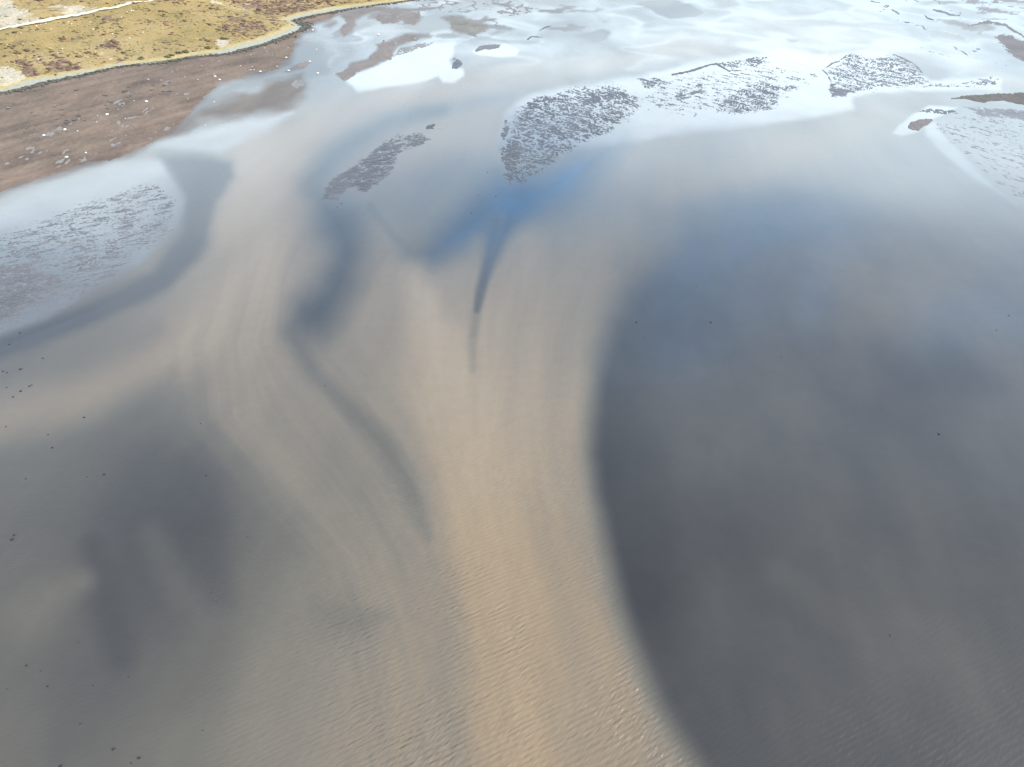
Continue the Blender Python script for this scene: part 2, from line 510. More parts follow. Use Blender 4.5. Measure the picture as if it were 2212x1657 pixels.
T_FEATURES = [
    # (kind, points, feather, value, strength)
    ('poly', [(-200, 800), (0, 735), (200, 655), (330, 590), (395, 500), (400, 420), (340, 335), (420, 330), (500, 350), (512, 380), (470, 430), (450, 530), (360, 620), (200, 695), (0, 770), (-200, 850)], 26, .17, .95),
    ('line', [(-50, 900, 45), (120, 840, 45), (240, 790, 40), (340, 720, 30)], 0, .36, .55),
    ('line', [(300, 860, 60), (350, 830, 30), (370, 800, 14)], 0, .33, .6),
    # blue grey pool left of centre and its tail
    ('poly', [(690, 430), (770, 455), (790, 540), (772, 610), (735, 690), (705, 722), (660, 730), (625, 700), (635, 650), (690, 610), (715, 560), (690, 500)], 55, .14, .8),
    ('line', [(628, 720, 26), (680, 810, 24), (750, 880, 25), (830, 960, 32), (878, 1040, 36), (905, 1110, 30), (925, 1160, 14)], 0, .36, .62),
    ('line', [(905, 1110, 26), (945, 1220, 24), (985, 1340, 26), (1010, 1450, 24)], 0, .62, .4),
    # clear V in the middle, blue with sky
    ('poly', [(1075, 380), (1120, 400), (1240, 345), (1340, 305), (1300, 350), (1215, 430), (1150, 465), (1075, 490), (1000, 545), (928, 585), (890, 548), (940, 490), (1030, 420)], 58, .1, .85),
    ('line', [(1125, 430, 40), (1078, 505, 25), (1054, 570, 17), (1038, 630, 12), (1030, 670, 8)], 0, .12, .8),
    ('line', [(1038, 630, 13), (1027, 690, 11), (1019, 750, 11), (1020, 800, 9)], 0, .36, .5),
    ('line', [(1019, 740, 12), (1020, 830, 13), (1026, 930, 14)], 0, .72, .35),
    ('line', [(1088, 470, 10), (1066, 540, 9), (1046, 600, 8), (1032, 650, 6)], 0, .32, .5),
    ('line', [(800, 445, 10), (850, 510, 10), (900, 552, 14), (935, 585, 10)], 0, .3, .33),
    ('line', [(690, 330, 30), (800, 250, 25), (950, 235, 20), (1100, 200, 15)], 0, .4, .5),
    # veils of silt and clear tongues inside the two dark pools
    ('line', [(330, 1160, 40), (385, 1270, 45), (470, 1350, 40)], 0, .37, .5),
    ('line', [(425, 1040, 60), (440, 1150, 55), (455, 1230, 50), (475, 1290, 44)], 0, .2, .5),
    ('line', [(200, 1180, 30), (225, 1290, 55), (260, 1420, 40)], 0, .17, .6),
    ('line', [(60, 1330, 60), (120, 1280, 45), (180, 1255, 32)], 0, .5, .5),
    ('line', [(170, 1400, 50), (150, 1530, 50), (120, 1640, 30)], 0, .3, .4),
    ('line', [(700, 1330, 50), (770, 1345, 40), (820, 1330, 20)], 0, .42, .4),
    ('line', [(1440, 870, 50), (1480, 980, 60), (1570, 1060, 50)], 0, .28, .5),
    ('line', [(1560, 1080, 30), (1640, 1200, 45), (1700, 1290, 22)], 0, .19, .55),
    ('line', [(1680, 1240, 35), (1800, 1330, 40), (1950, 1440, 50)], 0, .31, .5),
    ('poly', [(1820, 470), (1950, 450), (2090, 500), (2100, 580), (1980, 650), (1880, 620), (1830, 560)], 60, .44, .7),
    ('poly', [(1880, 770), (2060, 740), (2160, 830), (2040, 900), (1920, 860)], 70, .19, .5),
    ('poly', [(1620, 700), (1760, 690), (1860, 760), (1760, 820), (1640, 800)], 70, .3, .5),
    # silty channels of the upper delta
    ('poly', [(2300, 150), (2200, 190), (2000, 202), (1850, 222), (1700, 272), (1560, 325), (1430, 420), (1640, 410), (1800, 350), (1930, 275), (2010, 238), (2100, 215), (2300, 200)], 58, .74, .8),
    ('line', [(2300, 205, 16), (2180, 178, 15), (2100, 140, 15), (2030, 110, 14), (2080, 88, 12), (2040, 66, 14)], 0, .8, .7),
    ('poly', [(1390, 90), (1500, 50), (1700, 30), (1900, 50), (2000, 100), (1950, 130), (1760, 150), (1560, 130)], 34, .85, .6),
    ('line', [(480, 480, 60), (560, 370, 70), (680, 270, 60), (850, 205, 50), (1050, 165, 40), (1250, 145, 30), (1450, 112, 25), (1560, 100, 22)], 0, .88, .7),
    ('line', [(660, 400, 30), (720, 340, 26), (840, 262, 20), (960, 235, 14)], 0, .3, .5),
    ('line', [(570, 330, 60), (580, 420, 62), (562, 520, 66), (535, 620, 74), (455, 720, 74), (320, 790, 62), (180, 850, 60), (-40, 915, 64)], 0, .9, .58),
    ('line', [(540, 620, 60), (545, 760, 66), (500, 860, 60), (560, 950, 46), (665, 1070, 46), (775, 1200, 56), (830, 1280, 40)], 0, .78, .4),
    ('line', [(900, 600, 40), (935, 700, 60), (965, 850, 76), (1010, 1000, 86), (1050, 1150, 86), (1090, 1350, 86), (1140, 1700, 90)], 0, 1.0, .5),
    ('line', [(1140, 520, 40), (1140, 650, 46), (1130, 800, 40)], 0, .8, .4),
    ('line', [(905, 1180, 40), (960, 1400, 46), (1000, 1657, 46)], 0, .66, .4),
    ('line', [(420, 1420, 90), (250, 1560, 90), (60, 1640, 80)], 0, .3, .3),
    # milky lobes
    ('poly', [(820, 440), (900, 390), (1000, 350), (1040, 380), (960, 460), (900, 530)], 60, .5, .7),
    ('poly', [(940, 600), (1010, 560), (1030, 520), (1015, 620), (1005, 700), (950, 680)], 30, .66, .7),
]


def turbidity(px, py, wx, wy):
    l = field(px, py, LEFT)
    r = field(px, py, RIGHT)
    e = sdf_poly(px, py, PLUME_EDGE) + 6 * fbm(wx / 25, wy / 25, 3, 91)
    fe = np.interp(py, [330, 450, 600, 800, 1100, 1657], [230, 200, 120, 62, 60, 78])
    m = sm(-fe * 0.55, fe * 0.75, e)
    t = l * (1 - m) + r * m
    for kind, pts, f, val, a in T_FEATURES:
        if kind == 'poly':
            k = a * sm(-f, f, sdf_poly(px, py, pts) + 4 * perlin(wx / 12, wy / 12, 5))
        else:
            k = a * (1 - sm(0.0, 1.6, dist_line(px, py, pts)))
        t = t * (1 - k) + val * k
    # fine streaks that follow the streamlines of the fan
    kv = [500, 600, 740, 900, 1050, 1200, 1400, 1657]
    L = [np.interp(py, kv, q) for q in ([560, 545, 500, 520, 640, 775, 850, 880], [690, 640, 632, 770, 880, 930, 990, 1040],
                                        [1070, 1045, 1020, 1012, 1030, 1060, 1100, 1140], [1430, 1345, 1290, 1270, 1275, 1302, 1358, 1490])]
    sl = np.where(px < L[1], (px - L[0]) / (L[1] - L[0]), np.where(px < L[2], 1 + (px - L[1]) / (L[2] - L[1]), 2 + (px - L[2]) / (L[3] - L[2])))
    sl = np.where(sl > 3, 3 + (px - L[3]) / 300, np.where(sl < 0, (px - L[0]) / 150, sl))
    stq = fbm(sl * 5 + 0.25 * fbm(wx / 40, wy / 60, 3, 301), py / 420, 5, 303, 0.6)
    t = t + 0.075 * stq * sm(430, 620, py) * np.clip(t * 1.6, .25, 1) * (1 - 0.65 * m) * sm(-1.5, -.2, sl)
    # streaks drawn out along the flow, and slow billows
    ang = math.radians(82)
    a = wx * math.cos(ang) + wy * math.sin(ang); b = -wx * math.sin(ang) + wy * math.cos(ang)
    t = t + 0.035 * fbm(a / 90, b / 9, 4, 31) * np.clip(t * 2, 0.3, 1) + 0.03 * fbm(wx / 40, wy / 55, 4, 47)
    t = t + m * (0.032 * fbm(wx / 38, wy / 60, 4, 411) + 0.03 * fbm(wx / 13, wy / 20, 3, 412))  # mottled cloud reflection in the right pool, painted as silt variation
    return np.clip(t, 0, 1.05), m


RAMP_T = [0, .12, .25, .5, .75, 1.0, 1.05]
RAMP_C = np.array([(.016, .0160, .0170), (.029, .0275, .0265), (.049, .0455, .0415), (.096, .084, .066), (.150, .121, .089), (.214, .169, .118), (.217, .172, .121)])

# mud: where the bed shows brown
GRASS_EDGE = src([(-200, 262), (0, 216), (68, 195), (152, 183), (286, 157), (400, 145), (460, 134), (527, 125), (581, 110), (635, 96), (689, 76),
                  (714, 62), (710, 54), (689, 49), (700, 44), (734, 34), (800, 22), (856, 15), (982, 0), (1150, -22), (1400, -60)])
WRACK = src([(-200, 272), (0, 226), (63, 213), (113, 199), (181, 186), (280, 162), (400, 151), (460, 139), (563, 129), (599, 118), (653, 104), (689, 89),
             (733, 73), (742, 63), (728, 55), (712, 50), (744, 41), (800, 30), (856, 20), (982, 3), (1150, -18), (1400, -56)])
MUD_MAIN = WRACK[:15] + c1([(1985, 190), (1930, 200), (1880, 260), (1860, 330), (1840, 380), (1760, 440), (1600, 480), (1400, 530), (1330, 590),
                            (1240, 680), (1180, 760), (1080, 860), (900, 940), (700, 1015), (480, 1075), (260, 1130), (100, 1190), (-30, 1240), (-300, 1330)])
MUD_TAIL = c1([(1700, 520), (1800, 490), (1910, 480), (1950, 540), (1945, 620), (1850, 680), (1700, 710), (1500, 740), (1300, 745), (1250, 700), (1480, 640), (1640, 590)])
MUD_LINK = c1([(900, 880), (1100, 760), (1350, 640), (1560, 600), (1760, 690), (1600, 740), (1350, 760), (1180, 830), (1000, 900)])
MUD_BAY = c2([(340, 170), (480, 120), (640, 95), (780, 70), (770, 110), (700, 165), (600, 190), (520, 230), (440, 200)])
MUD_ISLES = [
    (c2([(790, 120), (930, 85), (1040, 60), (1180, 50), (1160, 80), (1020, 110), (900, 170), (915, 210), (870, 260), (810, 310), (790, 240), (835, 180)]), .9),
    (c2([(1010, 150), (1050, 105), (1180, 95), (1300, 80), (1440, 100), (1460, 150), (1410, 205), (1320, 210), (1300, 180), (1140, 198), (1090, 165)]), .7),
    (c2([(1630, 150), (1720, 133), (1800, 130), (1870, 172), (2010, 198), (2020, 235), (1900, 290), (1780, 280), (1700, 240), (1715, 205)]), .9),
    (c2([(755, 625), (830, 585), (870, 530), (1000, 495), (1110, 400), (1085, 372), (1200, 325), (1330, 280), (1520, 275), (1540, 310), (1400, 335), (1260, 390), (1190, 480), (1000, 575), (900, 615), (815, 675)]), .8),
    (c2([(290, 600), (400, 550), (540, 512), (480, 565), (360, 603)]), .7),
    (c2([(640, 220), (680, 195), (750, 172), (760, 190), (700, 235)]), .6),
]
SAND_BED = [(0.125, 0.093, 0.070)]


def mud_bed(px, py, wx, wy):
    wob = 7 * fbm(wx / 14, wy / 22, 4, 13)
    k = sm(-16, 10, sdf_poly(px, py, MUD_MAIN) + wob)
    k = np.maximum(k, 0.85 * sm(-14, 16, sdf_poly(px, py, MUD_TAIL) + 1.6 * wob))
    k = np.maximum(k, 0.9 * sm(-4, 4, sdf_poly(px, py, MUD_BAY) + 0.4 * wob))
    k = np.maximum(k, 0.75 * sm(-14, 16, sdf_poly(px, py, MUD_LINK) + 2.2 * wob))
    for p, a in MUD_ISLES:
        k = np.maximum(k, a * sm(-5, 5, sdf_poly(px, py, p) + 0.5 * wob))
    return k


# smooth films of standing water that mirror the bright sky; ruffled water elsewhere
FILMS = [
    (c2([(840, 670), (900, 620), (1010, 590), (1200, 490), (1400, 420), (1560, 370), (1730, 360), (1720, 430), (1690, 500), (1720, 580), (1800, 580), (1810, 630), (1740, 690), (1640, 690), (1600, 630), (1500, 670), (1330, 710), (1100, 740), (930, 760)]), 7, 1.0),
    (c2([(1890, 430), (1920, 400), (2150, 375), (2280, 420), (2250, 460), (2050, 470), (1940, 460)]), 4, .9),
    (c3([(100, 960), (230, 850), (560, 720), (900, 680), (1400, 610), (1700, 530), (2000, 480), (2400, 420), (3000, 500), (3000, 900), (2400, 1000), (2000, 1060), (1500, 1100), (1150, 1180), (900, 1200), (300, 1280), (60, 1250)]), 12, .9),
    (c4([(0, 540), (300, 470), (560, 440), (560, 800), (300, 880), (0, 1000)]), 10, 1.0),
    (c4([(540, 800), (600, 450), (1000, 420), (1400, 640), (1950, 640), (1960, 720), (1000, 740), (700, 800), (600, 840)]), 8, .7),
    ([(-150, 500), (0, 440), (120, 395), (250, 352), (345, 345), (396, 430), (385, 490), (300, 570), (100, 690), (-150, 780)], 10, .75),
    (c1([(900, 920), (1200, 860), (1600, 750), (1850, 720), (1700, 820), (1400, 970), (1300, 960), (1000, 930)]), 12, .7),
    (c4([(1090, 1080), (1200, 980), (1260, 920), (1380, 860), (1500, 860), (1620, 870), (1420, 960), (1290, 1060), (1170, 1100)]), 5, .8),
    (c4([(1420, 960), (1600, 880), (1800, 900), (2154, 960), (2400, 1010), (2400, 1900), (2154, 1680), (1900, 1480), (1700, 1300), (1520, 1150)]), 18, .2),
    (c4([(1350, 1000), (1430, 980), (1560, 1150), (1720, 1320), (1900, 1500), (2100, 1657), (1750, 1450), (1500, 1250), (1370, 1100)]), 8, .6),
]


def water_maps(u, v, x, y):
    t, m = turbidity(u, v, x, y)
    tint = np.stack([np.interp(t, RAMP_T, RAMP_C[:, i]) for i in range(3)], -1)
    warm = (sm(620, 1300, v) * sm(.6, .95, t))[..., None]      # coarser, browner silt towards the mouth of the channel
    tint = tint * (1 - warm) + tint * np.array((1.0, .905, .79)) * warm
    fine = (sm(600, 400, v) * sm(560, 760, u) * (1 - .9 * sm(.45, .92, t)))[..., None]       # tint shifted towards blue in the upper delta
    tint = tint * (1 - fine) + tint * np.array((.90, 1.06, 1.24)) * fine
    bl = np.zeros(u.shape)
    for p, f, a in SKY_BLUE:
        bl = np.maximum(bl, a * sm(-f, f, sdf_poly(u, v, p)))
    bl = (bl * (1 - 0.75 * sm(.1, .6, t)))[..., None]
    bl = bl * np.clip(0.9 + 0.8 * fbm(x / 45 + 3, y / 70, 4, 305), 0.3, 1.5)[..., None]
    tint = tint + bl * np.array((.006, .046, .092))  # sky reflection added to the base colour
    mb = mud_bed(u, v, x, y)[..., None]
    mn = (0.9 + 0.25 * fbm(x / 9, y / 14, 4, 71))[..., None]
    tint = tint * (1 - mb) + np.array((.104, .072, .050)) * mn * mb
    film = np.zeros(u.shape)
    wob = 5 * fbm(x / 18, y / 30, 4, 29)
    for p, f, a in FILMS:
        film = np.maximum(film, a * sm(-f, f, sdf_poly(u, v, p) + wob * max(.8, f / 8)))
    rough = 0.13 + 0.13 * sm(430, 240, v) - 0.10 * film - 0.13 * sm(430, 240, v) * film
    for p, f, a in POOLS:
        k = a * sm(-f, f, sdf_poly(u, v, p) + wob * f / 8)
        rough = rough + 0.14 * k
        tint = tint * (1 - np.clip(k, 0, 1))[..., None] + np.clip(k, 0, 1)[..., None] * np.array((.052, .050, .048))
    rough = np.clip(rough + 0.04 * fbm(x / 60, y / 90, 3, 3), 0.02, 0.45)
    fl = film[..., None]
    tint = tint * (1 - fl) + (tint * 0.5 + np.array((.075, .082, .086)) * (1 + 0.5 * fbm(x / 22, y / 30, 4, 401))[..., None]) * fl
    w = sm(235, 70, v) * sm(640, 760, u)
    qx = x + 16 * fbm(x / 70, y / 70, 3, 201); qy = y + 22 * fbm(x / 70, y / 70, 3, 202)
    nb = fbm(qx / 55, qy / 75, 4, 203)
    ridge = np.clip(1 - np.abs(fbm(qx / 80, qy / 100, 3, 205)) * 3.2, 0, 1)
    streaky = fbm(qx / 26, qy / 90, 4, 207)
    rough = rough + w * (0.09 * nb + 0.05 * streaky) * (1 - film) - w * 0.09 * ridge ** 2
    silt = (w * np.clip(0.5 + 1.1 * nb, 0, 1) * 0.55)[..., None]
    tint = tint * (1 - silt) + np.array((.155, .142, .122)) * silt
    mudw = w * sm(.16, .34, fbm(qx / 30, qy / 36, 4, 209)) * np.maximum(sm(1400, 1150, u), sm(1950, 2100, u)) * sm(120, 30, v) * .8
    mb = np.maximum(mb, mudw[..., None])
    tint = tint * (1 - mudw[..., None]) + np.array((.105, .08, .066)) * mudw[..., None]
    rough = rough + 0.05 * fbm(qx / 30, qy / 110, 4, 211) * sm(520, 300, v) * (1 - film)
    mm = mb[..., 0]
    rough = np.clip(np.clip(rough, .025, .5) + 0.17 * sm(850, 1300, v), .025, .30)
    mm = mm * (1 - sm(3, 16, sdf_poly(u, v, MUD_MAIN)) * .6)
    rough = rough * (1 - mm) + 0.42 * mm
    wave = 1.12 * sm(820, 1400, v) * (0.25 + 0.75 * sm(300, 900, u)) * (1 - 0.9 * m)
    wave = np.maximum(wave, 0.8 * sm(700, 1250, v) * sm(700, 1000, u) * (1 - m))
    wave = np.maximum(wave, 0.22 * sm(1300, 1600, v))
    wave = wave * (0.75 + 0.5 * fbm(x / 14, y / 20, 3, 83)) + 0.03
    return {'tint': tint, 'rough': rough, 'wave': np.clip(wave, 0.0, 2.4), 'wet': 0.5 - 0.40 * mm - 0.22 * sm(850, 1300, v)}


# ------------------------------------------------------------------ water: one sheet to the horizon
vs = np.linspace(1720, -70, 660)
ys = unproj(np.full(vs.shape, CU), vs)[1]
ys = np.concatenate([[-6000, -800, -100, 0], ys, [1500, 2500, 5000, 14000]])
s_in = np.linspace(-1.07, 1.07, 880)
dep = np.maximum(ys * CP + H * SP, 30.0) * (1106.0 / FF)
cols = [dep * s for s in s_in]
XL = [np.full(ys.shape, -14000.0), -(dep * 3.0 + 400)] + [-(dep * k) for k in np.linspace(1.9, 1.09, 60)]
X = np.stack(XL + cols + [-c for c in XL[::-1]], 1)
Y = np.repeat(ys[:, None], X.shape[1], 1)
U, V = proj(X, Y, 0 * X)
U = np.clip(U, -900, 3300); V = np.clip(V, -90, 1750)
V[Y < 20] = 1750
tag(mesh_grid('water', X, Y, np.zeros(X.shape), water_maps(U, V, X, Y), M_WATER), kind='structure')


# ------------------------------------------------------------------ banks of sand and mud that stand out of the water
def bank(name, shapes, step=1.15, base=(.060, .055, .055), rough=0.5, lam=(1.1, 2.4), rot=0.0, amp=0.10, seed=0, noise_amp=1.0, coarse=0.5, lines=(), drains=0.0, streak=0.0, loops=0.0):
    """shapes: (outline, feather, cover); cover 0 = half the ripples stand dry, 1 = all dry"""
    allp = np.array([p[:2] for s in shapes for p in s[0]] + [p[:2] for l in lines for p in l[0]])
    pad = 14
    u0, v0 = allp.min(0) - pad; u1, v1 = allp.max(0) + pad
    u0 = max(u0, -420); u1 = min(u1, 2640); v0 = max(v0, -60); v1 = min(v1, 1700)
    uu, vv = np.meshgrid(np.arange(u0, u1, step), np.arange(v1, v0, -step))
    x, y = unproj(uu, vv)
    c = np.full(uu.shape, -3.0)
    dist = np.hypot(x, y).mean()
    wob = 4 * fbm(x / 10, y / 20, 3, seed + 5)
    for pts, f, cover in shapes:
        k = sm(-f, f, sdf_poly(uu, vv, pts) + wob)
        c = np.maximum(c, -1.6 + (1.6 + cover) * k)
    for pts, cover in lines:
        k = 1 - sm(0.3, 1.3, dist_line(uu, vv, pts) + 0.08 * wob)
        c = np.maximum(c, -1.6 + (1.6 + cover) * k)
    a = x * math.cos(rot) + y * math.sin(rot); b = -x * math.sin(rot) + y * math.cos(rot)
    wa = a + 1.5 * perlin(x / 9, y / 9, seed + 3); wb = b + 1.5 * perlin(x / 9, y / 9, seed + 4)
    n = fbm(wa / lam[0], wb / lam[1], 2, seed) * 0.8 + coarse * fbm(a / (lam[0] * 6), b / (lam[1] * 5), 4, seed + 9)
    if drains:
        rg = 1 - np.abs(perlin(wa / (lam[0] * 4.2), wb / (lam[1] * 3.4), seed + 21)) * 2.2
        rg2 = 1 - np.abs(perlin(wa / (lam[0] * 9), wb / (lam[1] * 8), seed + 22)) * 2.4
        n = n - drains * (np.clip(rg, 0, 1) ** 4 + np.clip(rg2, 0, 1) ** 8 * 1.3)
    n = n + 0.25 * perlin(x / (lam[0] * .45), y / (lam[1] * .5), seed + 33)
    if loops:
        lx = x + 9 * fbm(x / 30, y / 30, 3, seed + 51); ly = y + 12 * fbm(x / 30, y / 30, 3, seed + 52)
        thin = np.clip(1 - np.abs(perlin(lx / loops, ly / (loops * 1.3), seed + 53)) * 6.5, 0, 1)
        n = 1.9 * thin - 1.0 + 0.45 * fbm(x / 14, y / 20, 4, seed + 54)
    z = amp * (c + n * noise_amp)
    g = (1 + 0.34 * fbm(x / 12, y / 20, 5, seed + 2, .6) + 0.12 * n)[..., None]
    if streak:
        sa = x * .55 + y * .835; sb = -x * .835 + y * .55
        g = g + (streak * fbm(sa / 45, sb / 7, 4, seed + 40) + streak * .6 * fbm(x / 30, y / 40, 3, seed + 41))[..., None]
    tint = np.array(base) * np.clip(g, 0.5, 1.6)
    if streak:
        tint = tint * (1 + np.stack([0.10 * streak * fbm(sa / 60, sb / 12, 3, seed + 42 + i) for i in range(3)], -1))
    o = mesh_grid(name, x, y, np.clip(z, -0.15, 0.45), {'tint': tint, 'rough': np.full(z.shape, rough)}, M_SAND, keep=z > -0.004)
    return tag(o, kind='structure')


R = math.radians
GREY = (.046, .044, .047)
big = src([(1216, 364), (1240, 323), (1246, 279), (1264, 259), (1297, 235), (1365, 217), (1417, 203), (1456, 203), (1494, 200), (1532, 212), (1570, 229), (1579, 253), (1552, 282),
           (1494, 332), (1450, 347), (1423, 359), (1369, 392), (1315, 432), (1279, 457), (1243, 453), (1221, 431), (1224, 403), (1217, 370)])
bank('sandbank', [(big, 22, .32), (src([(1222, 362), (1262, 340), (1282, 370), (1262, 415), (1232, 425), (1222, 390)]), 8, .7),
                  (src([(1400, 262), (1470, 208), (1530, 222), (1560, 240), (1470, 262)]), 9, .55), (src([(1280, 250), (1330, 230), (1370, 245), (1330, 262), (1290, 275)]), 6, .6),
                  (src([(1216, 340), (1235, 290), (1250, 305), (1235, 345)]), 5, .4)],
     lam=(1.4, .75), rot=R(-52), seed=11, base=GREY, drains=.7, step=.85, noise_amp=1.15)
bank('sandbank', [(c3([(1200, 650), (1330, 625), (1440, 680), (1430, 710), (1280, 755), (1240, 710)]), 9, .2)], lam=(2.2, .9), rot=R(-55), coarse=.9, seed=21, base=GREY)
bank('sandbank', [(c3([(1485, 790), (1600, 745), (1690, 710), (1640, 650), (1750, 685), (1800, 740), (1720, 795), (1560, 850)]), 12, .3)], lam=(2, .8), rot=R(40), coarse=1.2, step=.9, seed=22, base=(.055, .054, .052))
bank('sandbank', [(c3([(1240, 800), (1300, 640), (1700, 560), (2000, 500), (2300, 460), (2420, 620), (2420, 880), (2100, 960), (1700, 960), (1450, 980), (1280, 930)]), 26, -.36)],
     lam=(1.3, .6), step=.9, rot=R(-50), seed=28, base=GREY, coarse=1.15)
bank('sandbank', [(c4([(-60, 600), (100, 480), (330, 500), (520, 560), (540, 700), (400, 760), (150, 850), (-60, 900)]), 24, -.4)],
     lam=(1.8, .8), rot=R(-55), seed=29, base=GREY, coarse=1.1)
bank('sandbank', [(c3([(1840, 650), (1930, 690), (1890, 707), (1850, 690)]), 7, .3)], lam=(1.5, .7), coarse=1.0, step=.9, seed=23, base=GREY)
bank('sandbank', [(c3([(1860, 530), (2220, 445), (2340, 480), (2212, 560), (1990, 580)]), 8, .05)], lines=[(c3([(1500, 622, 12), (1650, 592, 14), (1800, 542, 14), (1870, 530, 16), (1980, 595, 10)]), .6)],
     lam=(2.0, 1.0), rot=R(-40), seed=24, base=GREY)
bank('sandbank', [(c3([(1820, 940), (1900, 800), (2200, 650), (2420, 700), (2400, 900), (2212, 965), (1950, 965)]), 12, .0)], lam=(1.6, .8), rot=R(-50), seed=25, base=GREY)
bank('sandbank', [(c3([(1280, 815), (1350, 828), (1490, 880), (1400, 893), (1330, 860)]), 7, .2)], lam=(1.5, .7), coarse=1.0, rot=R(-30), seed=26, base=GREY)
bank('sandbank', [(c3([(1640, 1000), (1720, 870), (1860, 785), (1800, 870), (1690, 990)]), 6, -.15)], lam=(1.6, 4), rot=R(30), seed=27, base=GREY)
isl = src([(785, 488), (790, 460), (815, 430), (880, 388), (925, 352), (965, 326), (1000, 322), (1030, 322), (1050, 340), (1020, 362), (985, 372), (970, 398), (945, 440), (905, 465), (880, 480), (870, 462), (835, 462), (812, 490)])
bank('sandbank', [(isl, 11, .55), (src([(786, 488), (800, 450), (860, 405), (920, 360), (960, 335), (960, 350), (900, 410), (860, 445), (825, 490)]), 9, .75), (src([(965, 328), (1030, 322), (1048, 340), (1020, 360), (985, 345)]), 7, .35)], lam=(1.5, .7), coarse=.55, noise_amp=1.2, rot=R(35), seed=31, drains=.55, step=.85, base=(.056, .053, .055))
bank('sandbank', [(src([(1040, 308), (1062, 304), (1058, 312), (1042, 313)]), 3, .6)], lam=(1.4, 3), seed=33, base=GREY)
# far right island and its edge
r5 = c4([(570, 720), (590, 640), (540, 560), (620, 510), (740, 430), (900, 450), (1100, 430), (1280, 500), (1370, 600), (1420, 660), (1600, 660), (1900, 600), (1960, 640), (1930, 715), (1700, 715), (1400, 700), (1200, 720), (900, 742), (700, 785), (580, 795)])
bank('sandbank', [(r5, 14, .0), (c4([(570, 720), (590, 650), (640, 690), (830, 730), (700, 785), (590, 795)]), 9, .4), (c4([(1150, 715), (1400, 680), (1700, 690), (1920, 640), (1950, 700), (1500, 712)]), 8, .3),
                  (c4([(700, 470), (750, 430), (900, 445), (780, 470)]), 8, .45)],
     lines=[(c4([(520, 560, 8), (560, 600, 10), (590, 650, 14), (600, 700, 18)]), .35), (c4([(1100, 440, 8), (1270, 520, 16), (1340, 600, 10)]), .3), (c4([(540, 560, 8), (600, 515, 9), (660, 495, 10), (730, 440, 12)]), .25)],
     lam=(2.6, .9), rot=R(-58), noise_amp=1.15, seed=41, base=(.056, .053, .054), step=1.0)
r6 = c4([(1400, 965), (1600, 880), (1800, 900), (2154, 950), (3300, 1250), (3300, 2600), (2154, 1700), (1900, 1490), (1700, 1310), (1520, 1160), (1430, 1050)])
bank('sandbank', [(r6, 18, -.28), (c4([(1600, 850), (1800, 850), (2154, 880), (3300, 1000), (3300, 1350), (2154, 1000), (1800, 950)]), 12, .35)],
     lam=(3.4, 0.8), rot=R(-64), seed=51, base=(.085, .078, .077), rough=.45, coarse=.6)
bank('mud_bank', [(c4([(1570, 797), (1650, 770), (1900, 762), (2154, 748), (2900, 760), (2900, 900), (2154, 845), (2000, 825), (1800, 822)]), 4, 1.3)], lam=(2, 6), seed=52, base=(.060, .050, .038), rough=.7)
bank('sandbank', [(c4([(1215, 1040), (1240, 985), (1400, 950), (1445, 962), (1300, 1055)]), 3, 1.2)], lam=(1.2, 3), seed=53, base=(.085, .070, .062), rough=.6)
bank('sandbank', [(c4([(1290, 900), (1400, 870), (1600, 890), (1680, 940), (1500, 930), (1350, 915)]), 5, .2)], lam=(1.4, 5), rot=R(-20), seed=54, base=GREY)
bank('mud_bank', [(c4([(1900, 290), (2000, 265), (2154, 325), (3000, 560), (2900, 760), (2154, 520), (2050, 455), (1960, 365)]), 14, .9)], lines=[(c4([(1700, 212, 9), (1860, 178, 20), (2000, 200, 20), (2090, 262, 16), (2200, 320, 16), (2400, 420, 18)]), .35)],
     lam=(2, 6), seed=55, base=(.085, .070, .064), rough=.6)
bank('sandbank', [], lines=[(c4([(1600, 390, 12), (1700, 440, 16), (1760, 410, 20), (1820, 380, 12)]), -.15), (c4([(1580, 370, 6), (1700, 450, 7), (1900, 500, 6), (2154, 570, 5)]), -.1)], lam=(2, 6), seed=56, base=GREY)
bank('sandbank', [], lines=[(c4([(1130, 165, 14), (1290, 205, 20), (1390, 245, 18)]), -.05), (c4([(1310, 380, 6), (1400, 420, 7), (1560, 460, 5)]), -.1)], lam=(2.5, 7), seed=57, base=GREY)
bank('sandbank', [], lines=[(c4([(980, 95, 18), (1040, 50, 24), (1060, 45, 12)]), .0), (c4([(1090, 80, 13), (1140, 108, 13)]), .5), (c4([(920, 10, 9), (985, 24, 8)]), .5)], lam=(3, 8), seed=58, base=GREY)
bank('sandbank', [], lines=[(c4([(1350, 120, 9), (1370, 145, 10), (1420, 160, 11)]), .3), (c4([(1420, 80, 12), (1500, 98, 15), (1560, 120, 13), (1630, 125, 9), (1645, 105, 6), (1560, 85, 6)]), .15)], lam=(3, 8), seed=59, base=GREY)
